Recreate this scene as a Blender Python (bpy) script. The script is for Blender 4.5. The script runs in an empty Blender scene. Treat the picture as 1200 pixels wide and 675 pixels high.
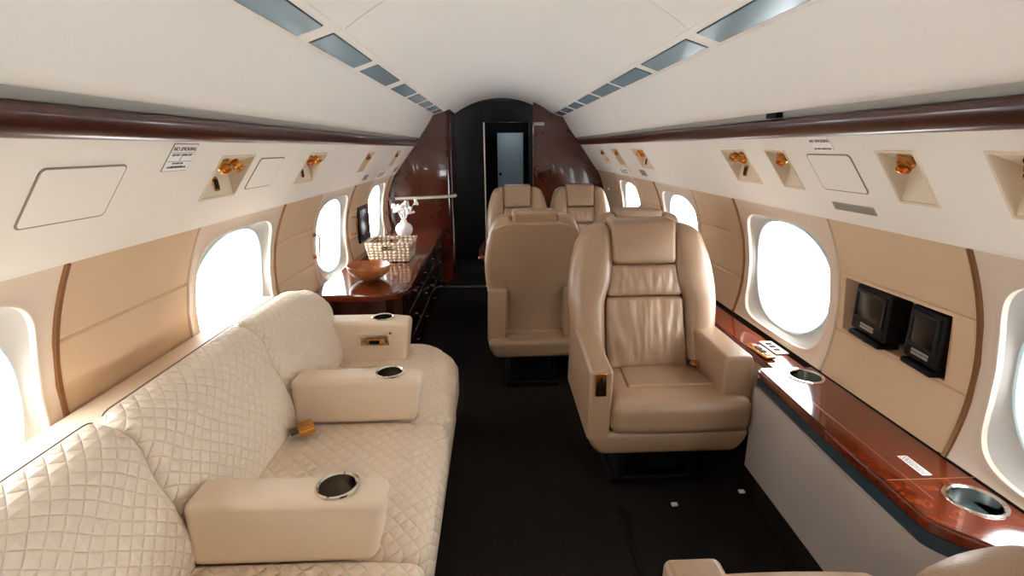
import bpy, bmesh, math, random
from mathutils import Vector, Matrix, noise
random.seed(7)
C = bpy.context.scene.collection
PI = math.pi

# ------------------------------------------------------------------ materials
def lin(h):
    v = [int(h[i:i+2], 16) / 255 for i in (0, 2, 4)]
    return tuple(c / 12.92 if c <= .04045 else ((c + .055) / 1.055) ** 2.4 for c in v) + (1,)

class NT:
    def __init__(s, name):
        s.m = bpy.data.materials.new(name); s.m.use_nodes = True
        s.t = s.m.node_tree; s.b = s.t.nodes['Principled BSDF']; s.out = s.t.nodes['Material Output']
    def n(s, typ, **kw):
        o = s.t.nodes.new(typ)
        for k, v in kw.items():
            if k in o.inputs: o.inputs[k].default_value = v
            else: setattr(o, k, v)
        return o
    def l(s, a, b): s.t.links.new(a, b)
    def math(s, op, a, b=None):
        o = s.t.nodes.new('ShaderNodeMath'); o.operation = op
        for i, v in enumerate((a, b)):
            if v is None: continue
            if isinstance(v, (int, float)): o.inputs[i].default_value = v
            else: s.l(v, o.inputs[i])
        return o.outputs[0]
    def bump(s, h, strength, dist):
        b = s.n('ShaderNodeBump'); b.inputs['Strength'].default_value = strength; b.inputs['Distance'].default_value = dist
        s.l(h, b.inputs['Height']); s.l(b.outputs[0], s.b.inputs['Normal']); return b

def plain(name, col, rough=.5, metal=0, spec=.5, coat=0, grain=0, gscale=400, var=0, vscale=3):
    t = NT(name); c = lin(col)
    t.b.inputs['Base Color'].default_value = c
    t.b.inputs['Roughness'].default_value = rough; t.b.inputs['Metallic'].default_value = metal
    t.b.inputs['Specular IOR Level'].default_value = spec; t.b.inputs['Coat Weight'].default_value = coat
    t.b.inputs['Coat Roughness'].default_value = .05
    tc = t.n('ShaderNodeTexCoord')
    if var:
        nz = t.n('ShaderNodeTexNoise'); nz.inputs['Scale'].default_value = vscale; nz.inputs['Detail'].default_value = 4
        t.l(tc.outputs['Object'], nz.inputs['Vector'])
        mx = t.n('ShaderNodeMix'); mx.data_type = 'RGBA'
        t.l(nz.outputs['Fac'], mx.inputs['Factor'])
        mx.inputs['A'].default_value = tuple(x * (1 - var) for x in c[:3]) + (1,)
        mx.inputs['B'].default_value = tuple(min(1, x * (1 + var)) for x in c[:3]) + (1,)
        t.l(mx.outputs['Result'], t.b.inputs['Base Color'])
    if grain:
        nz = t.n('ShaderNodeTexNoise'); nz.inputs['Scale'].default_value = gscale; nz.inputs['Detail'].default_value = 3
        t.l(tc.outputs['Object'], nz.inputs['Vector'])
        t.bump(nz.outputs['Fac'], grain, .002)
    return t.m

def wood(name, dark, mid, light, scale=3., gloss=.12, coat=.6):
    t = NT(name); tc = t.n('ShaderNodeTexCoord')
    n1 = t.n('ShaderNodeTexNoise'); n1.inputs['Scale'].default_value = scale; n1.inputs['Detail'].default_value = 9
    n1.inputs['Roughness'].default_value = .65; n1.inputs['Distortion'].default_value = 2.2
    t.l(tc.outputs['Object'], n1.inputs['Vector'])
    n2 = t.n('ShaderNodeTexNoise'); n2.inputs['Scale'].default_value = scale * 9; n2.inputs['Detail'].default_value = 5
    n2.inputs['Distortion'].default_value = 1.
    t.l(tc.outputs['Object'], n2.inputs['Vector'])
    f = t.math('ADD', t.math('MULTIPLY', n1.outputs['Fac'], .75), t.math('MULTIPLY', n2.outputs['Fac'], .25))
    cr = t.n('ShaderNodeValToRGB'); e = cr.color_ramp.elements
    e[0].position = .30; e[0].color = lin(dark); e[1].position = .72; e[1].color = lin(light)
    k = cr.color_ramp.elements.new(.5); k.color = lin(mid)
    t.l(f, cr.inputs['Fac']); t.l(cr.outputs['Color'], t.b.inputs['Base Color'])
    t.b.inputs['Roughness'].default_value = gloss; t.b.inputs['Coat Weight'].default_value = coat
    t.b.inputs['Coat Roughness'].default_value = .03
    return t.m

def leather(name, col, rough=.42, wrinkle=0., stretch=None):
    t = NT(name); c = lin(col); tc = t.n('ShaderNodeTexCoord')
    t.b.inputs['Roughness'].default_value = rough; t.b.inputs['Specular IOR Level'].default_value = .5
    nz = t.n('ShaderNodeTexNoise'); nz.inputs['Scale'].default_value = 5; nz.inputs['Detail'].default_value = 5
    t.l(tc.outputs['Object'], nz.inputs['Vector'])
    mx = t.n('ShaderNodeMix'); mx.data_type = 'RGBA'; t.l(nz.outputs['Fac'], mx.inputs['Factor'])
    mx.inputs['A'].default_value = tuple(x * .88 for x in c[:3]) + (1,); mx.inputs['B'].default_value = tuple(x * 1.1 for x in c[:3]) + (1,)
    t.l(mx.outputs['Result'], t.b.inputs['Base Color'])
    g = t.n('ShaderNodeTexNoise'); g.inputs['Scale'].default_value = 420; g.inputs['Detail'].default_value = 2
    t.l(tc.outputs['Object'], g.inputs['Vector'])
    h = t.math('MULTIPLY', g.outputs['Fac'], .12)
    w = t.n('ShaderNodeTexNoise'); w.inputs['Scale'].default_value = 9; w.inputs['Detail'].default_value = 3; w.inputs['Distortion'].default_value = .7
    mp = t.n('ShaderNodeMapping'); mp.inputs['Scale'].default_value = stretch or (1, 1, 1)
    t.l(tc.outputs['Object'], mp.inputs['Vector']); t.l(mp.outputs[0], w.inputs['Vector'])
    h2 = t.math('MULTIPLY', w.outputs['Fac'], wrinkle)
    t.bump(t.math('ADD', h, h2), .5, .01)
    return t.m

def quilt(name, col, ua, va, pitch_u=.042, pitch_v=.050, hem=None):
    """diamond quilting: ua/va give the surface coordinates as sums of object axes"""
    t = NT(name); c = lin(col); tc = t.n('ShaderNodeTexCoord'); sx = t.n('ShaderNodeSeparateXYZ')
    t.l(tc.outputs['Object'], sx.inputs[0])
    def comb(w):
        r = None
        for i, k in enumerate(w):
            if k:
                q = t.math('MULTIPLY', sx.outputs[i], k); r = q if r is None else t.math('ADD', r, q)
        return r
    u = t.math('DIVIDE', comb(ua), pitch_u); v = t.math('DIVIDE', comb(va), pitch_v)
    def tri(x):   # distance to the nearest seam, 0..0.5
        f = t.math('FRACT', x); return t.math('SUBTRACT', .5, t.math('ABSOLUTE', t.math('SUBTRACT', f, .5)))
    d = t.math('MINIMUM', tri(t.math('ADD', u, v)), tri(t.math('SUBTRACT', u, v)))
    h = t.math('POWER', t.math('MULTIPLY', d, 2.), .45)
    t.b.inputs['Base Color'].default_value = c; t.b.inputs['Roughness'].default_value = .55
    g = t.n('ShaderNodeTexNoise'); g.inputs['Scale'].default_value = 500; t.l(tc.outputs['Object'], g.inputs['Vector'])
    t.bump(t.math('ADD', h, t.math('MULTIPLY', g.outputs['Fac'], .06)), .9, .006)
    return t.m

M = {}
M['ivory'] = plain('ivory_panel', 'ECE4D7', .6, grain=.15, gscale=250, var=.03, vscale=4)
M['housing'] = plain('shaded_light_housing', 'DCCAB0', .5)  # beige carries the tan shade inside the light recesses
M['ceil'] = plain('ivory_ceiling', 'F1ECE3', .5, grain=.1, gscale=300, var=.03, vscale=2)
M['pad'] = plain('beige_wall_fabric', 'D3B492', .8, grain=.35, gscale=350, var=.05, vscale=5)
M['shell'] = plain('beige_window_plastic', 'D8C6B2', .35)
M['liner'] = plain('pale_window_liner', 'BDBBB6', .5)
M['ringm'] = plain('pale_blue_ring', 'C4DEE2', .25)
M['dim'] = plain('dark_gap', '0C0A09', .7)
M['groove'] = plain('grey_seam', '8D8378', .8)
M['bronze'] = plain('bronze_trim', '8A5F3C', .35, metal=.4)
M['cove'] = plain('shaded_cove', '9B958B', .5)  # grey puts the shade of the recessed underside into the colour
M['woodtrim'] = wood('burl_wood_trim', '2A0E06', '3C160B', '502012', 7, gloss=.28, coat=.25)
M['woodtop'] = wood('burl_wood_top', '3E1307', '5E200C', '803516', 9)
M['woodcab'] = wood('dark_wood_cabinet', '1A0704', '2A0E08', '3A150C', 4, gloss=.2)
M['woodbulk'] = wood('burl_wood_bulkhead', '3A150B', '47190C', '562310', 2.5, gloss=.16)
M['leather'] = leather('tan_leather', '9E8065', .33, .25)
M['leather_w'] = leather('tan_leather_gathered', 'A5886D', .33, .9, (2.6, 1, .45))
M['cream'] = leather('cream_leather', 'DDC7AC', .5, .1)
M['quilt_back'] = quilt('cream_quilt_back', 'E0CEB8', (0, 1, 0), (-.9, 0, 1))
M['quilt_seat'] = quilt('cream_quilt_seat', 'DEC9AF', (0, 1, 0), (1, 0, -1), .05, .05)
M['piping'] = plain('dark_piping', '6B5B4C', .7)
M['carpet'] = plain('black_carpet', '1F1B18', .95, spec=.1, grain=1., gscale=220, var=.25, vscale=60)
M['black'] = plain('black_plastic', '060505', .55, spec=.2)
M['screen'] = plain('dark_screen', '050607', .2, spec=.3)
M['metalblack'] = plain('black_metal', '0B0A0A', .5, spec=.3)
M['gold'] = plain('polished_gold', 'D89E58', .2, metal=1.)
M['chrome'] = plain('chrome', 'E6E2DA', .12, metal=1.)
M['cupdark'] = plain('dark_cup', '5E5138', .35, metal=.3)
M['grey'] = plain('grey_laminate', 'A79C93', .55, grain=.25, gscale=200)
M['teal'] = plain('dark_teal_reveal', '23343A', .45)
M['lens'] = plain('blue_grey_acrylic', '7E9BA4', .18, spec=.6)
M['slot'] = plain('warm_grey_grille', 'A0968A', .6)
M['white'] = plain('white_label', 'F2EFEA', .5)
M['red'] = plain('dark_red_ink', '6E2328', .6)
M['ink'] = plain('dark_ink', '2C2A2A', .6)
M['wicker_dark'] = plain('dark_basket_lining', '3A2A1E', .8)
M['bowl'] = wood('bowl_wood', '7A3E1C', 'A5602F', 'C58A55', 6, gloss=.3, coat=.2)
M['porcelain'] = plain('white_porcelain', 'F4F2EE', .25)
M['flower'] = plain('white_dried_flowers', 'EFEDE6', .8)
M['steel'] = plain('brushed_steel', 'B9B6B0', .3, metal=1.)
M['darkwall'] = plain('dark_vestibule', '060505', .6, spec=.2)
M['doorblue'] = plain('blue_grey_door', '8FA3AB', .6, var=.06, vscale=20)
M['rail'] = plain('beige_rail', 'C9BBA8', .4)

def wicker():
    t = NT('woven_wicker'); tc = t.n('ShaderNodeTexCoord')
    w = []
    for d, sc in (('X', 20), ('Z', 30)):
        o = t.n('ShaderNodeTexWave'); o.bands_direction = d; o.inputs['Scale'].default_value = sc / 2; o.inputs['Distortion'].default_value = 3.
        o.inputs['Detail'].default_value = 2; o.inputs['Detail Scale'].default_value = 2
        t.l(tc.outputs['Object'], o.inputs['Vector']); w.append(o.outputs['Fac'])
    f = t.math('MULTIPLY', w[0], w[1])
    cr = t.n('ShaderNodeValToRGB'); e = cr.color_ramp.elements
    e[0].position = .05; e[0].color = lin('8A6E50'); e[1].position = .4; e[1].color = lin('EBD8BA')
    t.l(f, cr.inputs['Fac']); t.l(cr.outputs['Color'], t.b.inputs['Base Color']); t.b.inputs['Roughness'].default_value = .8
    t.bump(f, .8, .008); return t.m
M['wicker'] = wicker()

def glass():
    t = NT('window_glass')
    tr = t.n('ShaderNodeBsdfTransparent'); tr.inputs[0].default_value = (.97, .985, 1, 1)
    gl = t.n('ShaderNodeBsdfGlossy'); gl.inputs['Roughness'].default_value = .02
    mx = t.n('ShaderNodeMixShader'); mx.inputs[0].default_value = .06
    t.l(tr.outputs[0], mx.inputs[1]); t.l(gl.outputs[0], mx.inputs[2]); t.l(mx.outputs[0], t.out.inputs[0]); return t.m
M['glass'] = glass()

# ------------------------------------------------------------------ mesh helpers
class G:
    """collects faces; build() links them as ONE mesh object"""
    def __init__(s): s.v = []; s.f = []; s.mi = []; s.cur = 0
    def add(s, vs, fs):
        k = len(s.v); s.v += [tuple(p) for p in vs]; s.f += [tuple(i + k for i in f) for f in fs]; s.mi += [s.cur] * len(fs)
        return s
    def rbox(s, c, h, r=.01, n=2, seg=3, fn=None):
        """rounded box: centre, half sizes, radius, interior divisions; fn deforms each point (p, normalised abc)"""
        hx = list(h); r = min(r, *[q * .999 for q in hx]); ns = n if isinstance(n, (tuple, list)) else (n, n, n)
        ax = []
        for i in range(3):
            inn = hx[i] - r
            lo = [-inn - r * math.tan(PI / 4 * (1 - k / seg)) for k in range(seg)]
            mid = [-inn + 2 * inn * k / ns[i] for k in range(ns[i] + 1)]
            ax.append(lo + mid + [-q for q in reversed(lo)])
        ids = {}; vs = []; fs = []
        def pt(i, j, k):
            key = (i, j, k)
            if key in ids: return ids[key]
            p = [ax[0][i], ax[1][j], ax[2][k]]
            q = [max(-(hx[m] - r), min(hx[m] - r, p[m])) for m in range(3)]
            d = [p[m] - q[m] for m in range(3)]; L = math.sqrt(sum(x * x for x in d)) or 1
            o = [q[m] + r * d[m] / L for m in range(3)]
            w = tuple(o[m] / hx[m] for m in range(3)); o = [o[m] + c[m] for m in range(3)]
            if fn: o = fn(Vector(o), w)
            ids[key] = len(vs); vs.append(tuple(o)); return ids[key]
        N = [len(a) - 1 for a in ax]
        for i in range(N[0]):
            for j in range(N[1]):
                fs.append((pt(i, j, 0), pt(i, j+1, 0), pt(i+1, j+1, 0), pt(i+1, j, 0)))
                fs.append((pt(i, j, N[2]), pt(i+1, j, N[2]), pt(i+1, j+1, N[2]), pt(i, j+1, N[2])))
        for i in range(N[0]):
            for k in range(N[2]):
                fs.append((pt(i, 0, k), pt(i+1, 0, k), pt(i+1, 0, k+1), pt(i, 0, k+1)))
                fs.append((pt(i, N[1], k), pt(i, N[1], k+1), pt(i+1, N[1], k+1), pt(i+1, N[1], k)))
        for j in range(N[1]):
            for k in range(N[2]):
                fs.append((pt(0, j, k), pt(0, j, k+1), pt(0, j+1, k+1), pt(0, j+1, k)))
                fs.append((pt(N[0], j, k), pt(N[0], j+1, k), pt(N[0], j+1, k+1), pt(N[0], j, k+1)))
        return s.add(vs, fs)
    def box(s, x0, x1, y0, y1, z0, z1, r=.003, **k):
        return s.rbox(((x0+x1)/2, (y0+y1)/2, (z0+z1)/2), (abs(x1-x0)/2, abs(y1-y0)/2, abs(z1-z0)/2), r, k.pop('n', 1), k.pop('seg', 2), **k)
    def grid(s, rows, flip=False, closed=False):
        n = len(rows[0]); vs = [p for r in rows for p in r]; fs = []
        for i in range(len(rows) - 1):
            for j in range(n if closed else n - 1):
                a, b = i * n + j, i * n + (j + 1) % n
                f = (a, b, b + n, a + n); fs.append(f[::-1] if flip else f)
        return s.add(vs, fs)
    def tube(s, pts, r, n=8, closed=False, caps=True):
        pts = [Vector(p) for p in pts]; rows = []; m = len(pts); up = None
        for i, p in enumerate(pts):
            d = (pts[(i+1) % m] - pts[i-1]) if closed else (pts[min(i+1, m-1)] - pts[max(i-1, 0)])
            d.normalize()
            if up is None: up = Vector((0, 0, 1)) if abs(d.z) < .9 else Vector((1, 0, 0))
            a = d.cross(up).normalized(); b = a.cross(d).normalized(); up = b
            rr = r[i] if isinstance(r, (list, tuple)) else r
            rows.append([p + a * rr * math.cos(2*PI*k/n) + b * rr * math.sin(2*PI*k/n) for k in range(n)])
        if closed: rows.append(rows[0])
        s.grid(rows, closed=True)
        if caps and not closed:
            s.add(rows[0], [tuple(range(n))]); s.add(rows[-1], [tuple(range(n))[::-1]])
        return s
    def lathe(s, c, prof, n=32, axis='z', sx=1, sy=1):
        rows = []
        for r, z in prof:
            row = []
            for k in range(n):
                a = 2*PI*k/n; p = (r*math.cos(a)*sx, r*math.sin(a)*sy, z)
                if axis == 'y': p = (p[0], p[2], p[1])
                if axis == 'x': p = (p[2], p[0], p[1])
                row.append((c[0]+p[0], c[1]+p[1], c[2]+p[2]))
            rows.append(row)
        return s.grid(rows, closed=True)
    def prism(s, poly, z0, z1):
        """vertical prism from a plan polygon (x,y)"""
        n = len(poly)
        s.add([(x, y, z0) for x, y in poly] + [(x, y, z1) for x, y in poly],
              [tuple(range(n))[::-1], tuple(range(n, 2*n))] + [(i, (i+1) % n, n+(i+1) % n, n+i) for i in range(n)])
        return s
    def build(s, name, mat, parent=None, kind=None, smooth=True, ang=40, local=False, bevel=0):
        me = bpy.data.meshes.new(name)
        off = Vector((0, 0, 0))
        if parent is not None and not local:
            q = parent
            while q is not None: off += q.location; q = q.parent
        me.from_pydata([tuple(Vector(p) - off) for p in s.v], [], s.f)
        for m in (mat if isinstance(mat, list) else [mat]): me.materials.append(M[m] if isinstance(m, str) else m)
        for p, i in zip(me.polygons, s.mi): p.material_index = i
        bm = bmesh.new(); bm.from_mesh(me); bmesh.ops.remove_doubles(bm, verts=bm.verts, dist=1e-6)
        bmesh.ops.recalc_face_normals(bm, faces=bm.faces); 
        if bevel:
            ed = [e for e in bm.edges if len(e.link_faces) == 2 and e.calc_face_angle(0) > .6]
            bmesh.ops.bevel(bm, geom=ed, offset=bevel, segments=3, affect='EDGES', clamp_overlap=True)
        bm.to_mesh(me); bm.free()
        me.polygons.foreach_set('use_smooth', [smooth] * len(me.polygons))
        if smooth: me.set_sharp_from_angle(angle=math.radians(ang))
        o = bpy.data.objects.new(name, me); C.objects.link(o); o.parent = parent
        if kind: o['kind'] = kind
        return o

def cut(o, g):
    """boolean difference with the shape in g (world coordinates minus parents)"""
    k = g.build('cutter', 'black', o.parent, smooth=False) if o.parent else g.build('cutter', 'black', smooth=False)
    m = o.modifiers.new('b', 'BOOLEAN'); m.object = k; m.operation = 'DIFFERENCE'; m.solver = 'EXACT'
    bpy.context.view_layer.update()
    dg = bpy.context.evaluated_depsgraph_get(); me = bpy.data.meshes.new_from_object(o.evaluated_get(dg), depsgraph=dg)
    o.modifiers.clear(); old = o.data; o.data = me; me.name = old.name; bpy.data.meshes.remove(old)
    km = k.data; bpy.data.objects.remove(k); bpy.data.meshes.remove(km)
    me.polygons.foreach_set('use_smooth', [True] * len(me.polygons)); me.set_sharp_from_angle(angle=math.radians(35))

def tag(o, label, cat, group=None):
    o['label'] = label; o['category'] = cat
    if group: o['group'] = group
    return o
def thing(name, label, cat, loc=(0, 0, 0), group=None):
    o = bpy.data.objects.new(name, None); C.objects.link(o); o.location = loc; o.empty_display_size = .05
    return tag(o, label, cat, group)
def cyl(g, c, r, h, axis='z', n=32, sy=1):
    return g.lathe(c, [(1e-4, 0), (r, 0), (r, h), (1e-4, h)], n, axis, 1, sy)
def sm(t): t = max(0, min(1, t)); return t*t*(3-2*t)
def text(name, body, size, mat, M4, parent=None, sx=1.):
    cu = bpy.data.curves.new(name, 'FONT'); cu.body = body; cu.size = size; cu.align_x = 'CENTER'; cu.align_y = 'CENTER'; cu.extrude = .0004
    t = bpy.data.objects.new('tmp_text', cu); C.objects.link(t); bpy.context.view_layer.update()
    dg = bpy.context.evaluated_depsgraph_get(); me = bpy.data.meshes.new_from_object(t.evaluated_get(dg), depsgraph=dg)
    bpy.data.objects.remove(t); bpy.data.curves.remove(cu)
    for v in me.vertices: v.co.x *= sx
    me.transform(M4)
    if parent: me.transform(Matrix.Translation(-parent.location))
    me.materials.clear(); me.materials.append(M[mat]); me.name = name
    o = bpy.data.objects.new(name, me); C.objects.link(o); o.parent = parent; return o

# ------------------------------------------------------------------ cabin shell
Y0, Y1 = -2.6, 5.75                      # cabin length, camera at y = 0
def wx(z): return 1.14 - .72 * (z - .77) ** 2          # side wall bulge
def wall(s, y, z, off=0):                # off > 0 : outwards
    nx, nz = 1, 1.44 * (z - .77); L = math.hypot(nx, nz)
    return (s * (wx(z) + off * nx / L), y, z + off * nz / L)
ZT = 1.135; PITCH = 1.255; W0 = 2.065
SIDE = {-1: 'left', 1: 'right'}

# floor
g = G(); g.grid([[(x, y, 0) for y in (-2.6, 0, 2, 4, 6.05)] for x in (-.95, -.5, 0, .5, .95)]); g.box(-.95, .95, -2.6, 6.05, -.06, -.002)
g.build('floor', 'carpet', kind='structure')

# upholstered pads between the windows and the lower walls
def pad_rows(s, y0, y1, zs, seams, hole=None):
    g = G()
    ys = [y0, y0+.003, y0+.008, y0+.016] + [y0+.016+(y1-y0-.032)*k/8 for k in range(1, 8)] + [y1-.016, y1-.008, y1-.003, y1]
    if hole: ys = sorted(set(ys + [hole[0], hole[1]]))
    def off(y, z):
        d = 0
        for q in seams: d += .007 * math.exp(-((z - q) / .0035) ** 2)
        e = min(y - y0, y1 - y)
        d += .012 * max(0, 1 - e / .014) ** 2
        return d
    for i in range(len(ys) - 1):
        for j in range(len(zs) - 1):
            ya, yb, za, zb = ys[i], ys[i+1], zs[j], zs[j+1]
            if hole and ya >= hole[0]-1e-6 and yb <= hole[1]+1e-6 and za >= hole[2]-1e-6 and zb <= hole[3]+1e-6: continue
            g.add([wall(s, ya, za, off(ya, za)), wall(s, yb, za, off(yb, za)), wall(s, yb, zb, off(yb, zb)), wall(s, ya, zb, off(ya, zb))], [(0, 1, 2, 3)])
    return g
SE = (.936, .730)
ZB = .562
zs0 = sorted(set([ZB + .03*k for k in range(0, 20)] + [q + d for q in SE for d in (-.012, -.006, -.003, 0, .003, .006, .012)] + [.742, .928, ZT + .03]))
for s in (-1, 1):
    allg = G(); 
    for k in range(-3, 4):
        y0 = 1.71 - .545 + PITCH * k; y1 = y0 + .545
        if y0 > Y1 - .4: continue
        hole = (1.243, 1.668, .742, .928) if (s == 1 and k == 0) else None
        p = pad_rows(s, y0 + .004, y1, zs0, SE, hole)
        allg.add(p.v, p.f)
        for yy in (y0 + .004, y1): allg.grid([[wall(s, yy, z, .011) for z in zs0], [wall(s, yy, z, .05) for z in zs0]])
        if hole:      # recess for the two monitors
            a, b, c, d = hole; X = 1.205
            q = [wall(s, a, c), wall(s, b, c), wall(s, b, d), wall(s, a, d)]; r = [(X, p_[1], p_[2]) for p_ in q]
            allg.add(q + r, [(0, 1, 5, 4), (1, 2, 6, 5), (2, 3, 7, 6), (3, 0, 4, 7), (4, 5, 6, 7)])
    allg.grid([[wall(s, y, z, .004) for z in zs0] for y in (5.475, 5.8, 6.1)])
    allg.build('wall_' + SIDE[s], 'pad', kind='structure', ang=60)
    g = G(); g.grid([[(s*.95, y, 0), (s*1.02, y, .15), wall(s, y, ZB + .001, .0), wall(s, y, ZB + .001, .05)] for y in (Y0, 0, 2, 4, 6.1)])
    g.build('baseboard_' + SIDE[s], 'carpet', kind='structure')

# window modules: moulded surround with a rounded rectangular recess, liner, oval ring and pane
def squircle(c, hw, hh, e, n=72):
    out = []
    for k in range(n):
        a = 2*PI*k/n; ca, sa = math.cos(a), math.sin(a)
        out.append((c[0] + hw * math.copysign(abs(ca) ** (2/e), ca), c[1] + hh * math.copysign(abs(sa) ** (2/e), sa)))
    return out
def rectloop(y0, y1, z0, z1, ref, c):
    out = []
    for (y, z) in ref:                   # push each point of ref out to the rectangle along its own direction
        dy, dz = y - c[0], z - c[1]
        ty = ((y1 - c[0]) / dy if dy > 0 else (y0 - c[0]) / dy) if abs(dy) > 1e-9 else 1e9
        tz = ((z1 - c[1]) / dz if dz > 0 else (z0 - c[1]) / dz) if abs(dz) > 1e-9 else 1e9
        t = min(ty, tz); out.append((c[0] + dy * t, c[1] + dz * t))
    # snap the nearest points to the corners
    for cy in (y0, y1):
        for cz in (z0, z1):
            i = min(range(len(out)), key=lambda q: (out[q][0]-cy) ** 2 + (out[q][1]-cz) ** 2); out[i] = (cy, cz)
    return out
wn = 0
for s in (-1, 1):
    for k in range(-3, 3):
        yc = W0 + PITCH * k; ya, yb = yc - .355, yc + .355
        wn += 1
        c = (yc, .83); open_ = squircle(c, .305, .245, 5.)
        root = bpy.data.objects.new('window_%d' % wn, None); C.objects.link(root); root.location = (s * 1.14, yc, .83); root['kind'] = 'structure'
        g = G(); mid = squircle(c, .313, .253, 5.)
        outer = rectloop(ya, yb, ZB, ZT + .02, mid, c)
        rows = [[wall(s, y, z, .05) for y, z in outer], [wall(s, y, z, .003) for y, z in outer], [wall(s, y, z) for y, z in rectloop(ya+.003, yb-.003, ZB, ZT + .02, mid, c)]]
        for f in (.33, .66, 1): rows.append([wall(s, o[0] + (m[0]-o[0]) * f, o[1] + (m[1]-o[1]) * f, .004) for o, m in zip(outer, mid)])
        rows.append([wall(s, y, z, .001) for y, z in squircle(c, .309, .249, 5.)])
        rows.append([wall(s, y, z, .002) for y, z in open_])
        rows.append([wall(s, y, z, .014) for y, z in squircle(c, .302, .242, 5.)])
        g.grid(rows, closed=True); g.build('surround', 'shell', root, ang=50)
        g = G()
        rows = [[wall(s, y, z, .014) for y, z in squircle(c, .302, .242, 5.)]]
        for f in (.25, .5, .75, 1):
            e = 5 + (2.3 - 5) * f
            rows.append([wall(s, y, z, .014 + .018 * f) for y, z in squircle((yc, .832), .302 - .020 * f, .242 - .020 * f, e)])
        g.grid(rows, closed=True); g.build('liner', 'liner', root, ang=60)
        g = G(); lp = squircle((yc, .832), .281, .221, 2.3)
        g.tube([wall(s, y, z, .033) for y, z in lp], .007, 8, closed=True); g.build('pane_ring', 'ringm', root)
        g = G(); pts = [wall(s, y, z, .085) for y, z in squircle((yc, .832), .300, .240, 2.3)]
        g.add(pts, [tuple(range(len(pts)))]); 
        pts = [wall(s, y, z, .091) for y, z in squircle((yc, .832), .300, .240, 2.3)]
        g.add(pts, [tuple(range(len(pts)))]); g.build('pane', 'glass', root)
        g = G(); g.grid([[wall(s, y, z, .032) for y, z in squircle((yc, .832), .282, .222, 2.3)], [wall(s, y, z, .125) for y, z in squircle((yc, .832), .32, .26, 2.3)]], closed=True)
        g.build('reveal', 'liner', root)
    # bronze strips along the module edges
    for k in range(-3, 4):
        y = 1.165 + PITCH * k
        if y > Y1: continue
        g = G(); zz = [ZB + (1.127 - ZB) * i / 14 for i in range(15)]
        g.grid([[wall(s, y - .009, z, .004) for z in zz], [wall(s, y - .008, z, -.006) for z in zz], [wall(s, y + .003, z, -.006) for z in zz], [wall(s, y + .005, z, .012) for z in zz]])
        g.build('trim_%d' % (20 + (k + 3) + (s + 1) * 10), 'bronze', kind='structure')

# overhead service panels, wood rail, cove
def psu(s, y, t, off=0):                 # off > 0 : into the cabin
    x = .85 + (1 - t) * .186; z = 1.138 + .262 * t
    return Vector((s * (x - .8154 * off), y, z - .579 * off))
LIGHTS = {-1: [(1.595, 1.805, 2, True), (2.345, 2.585, 2, True), (3.43, 3.60, 1, False), (4.45, 4.60, 1, False)],
          1: [(.865, 1.005, 1, False), (1.188, 1.306, 1, False), (1.737, 1.857, 1, False), (2.02, 2.225, 2, True), (3.43, 3.70, 2, True), (4.16, 4.36, 1, False), (4.72, 4.93, 1, True)]}
TL, TH = .335, .815
for s in (-1, 1):
    ye = 5.75 if s == 1 else 5.75
    ys = sorted([Y0, ye] + [q for l in LIGHTS[s] for q in l[:2]])
    holes = [(l[0], l[1]) for l in LIGHTS[s]]
    g = G(); ts = [0, TL, TH, 1]
    for i in range(len(ys) - 1):
        for j in range(3):
            if j == 1 and (ys[i], ys[i+1]) in holes: continue
            g.add([psu(s, ys[i], ts[j]), psu(s, ys[i+1], ts[j]), psu(s, ys[i+1], ts[j+1]), psu(s, ys[i], ts[j+1])], [(0, 1, 2, 3)])
    # turned-out bottom lip to the wall
    g.grid([[psu(s, y, 0) for y in (Y0, ye)], [(s * 1.042, y, 1.128) for y in (Y0, ye)], [(s * 1.10, y, 1.128) for y in (Y0, ye)]])
    g.build('trim_%d' % (1 if s < 0 else 2), 'ivory', kind='structure', ang=30)
    g = G()
    prof = [(.853, 1.392), (.838, 1.393), (.826, 1.400), (.818, 1.412), (.812, 1.428), (.811, 1.440), (.818, 1.447), (.84, 1.449)]
    g.grid([[(s * x, y, z) for y in (Y0, 5.9)] for x, z in prof]); g.build('trim_%d' % (3 if s < 0 else 4), 'woodtrim', kind='structure', ang=60)
    g = G(); g.grid([[(s * x, y, z) for y in (Y0, 5.9)] for x, z in [(.84, 1.446), (.83, 1.452), (.826, 1.475), (.80, 1.479)]])
    g.build('trim_%d' % (5 if s < 0 else 6), 'cove', kind='structure', ang=60)

# ceiling: side coves, light strips, central arch, in one continuous shell
half = [(.812, 1.474), (.806, 1.468), (.798, 1.470)]
for k in range(1, 13):                   # slightly bowed cove panel
    f = k / 12; half.append((.798 + (.664 - .798) * f - .012 * math.sin(PI * f), 1.470 + (1.676 - 1.470) * f + .012 * math.sin(PI * f)))
half += [(.6615, 1.6785), (.6605, 1.684), (.6585, 1.6805), (.655, 1.682)]
half += [(.60, 1.7005), (.545, 1.719), (.540, 1.7215), (.539, 1.730), (.536, 1.7235)]
R = (.536 ** 2 + .18 ** 2) / (2 * .18); zc = 1.902 - R
a0 = math.asin(.536 / R)
for k in range(1, 15): a = a0 * (1 - k / 14); half.append((R * math.sin(a), zc + R * math.cos(a)))
full = [(-x, z) for x, z in half] + [(x, z) for x, z in reversed(half[:-1])]
ysC = [Y0, -1, 0, .5, 1, 1.4, 1.741, 1.7435, 1.7465, 1.749, 2, 2.5, 3, 3.5, 4, 4.5, 5, 5.5, 5.8, 6.05]
rows = []
for y in ysC:
    r = []
    for x, z in full:
        if abs(x) < .53 and 1.742 < y < 1.748: z += .009
        r.append((x, y, z))
    rows.append(r)
g = G(); g.grid(rows); g.build('ceiling', 'ceil', kind='structure', ang=50)

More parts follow.
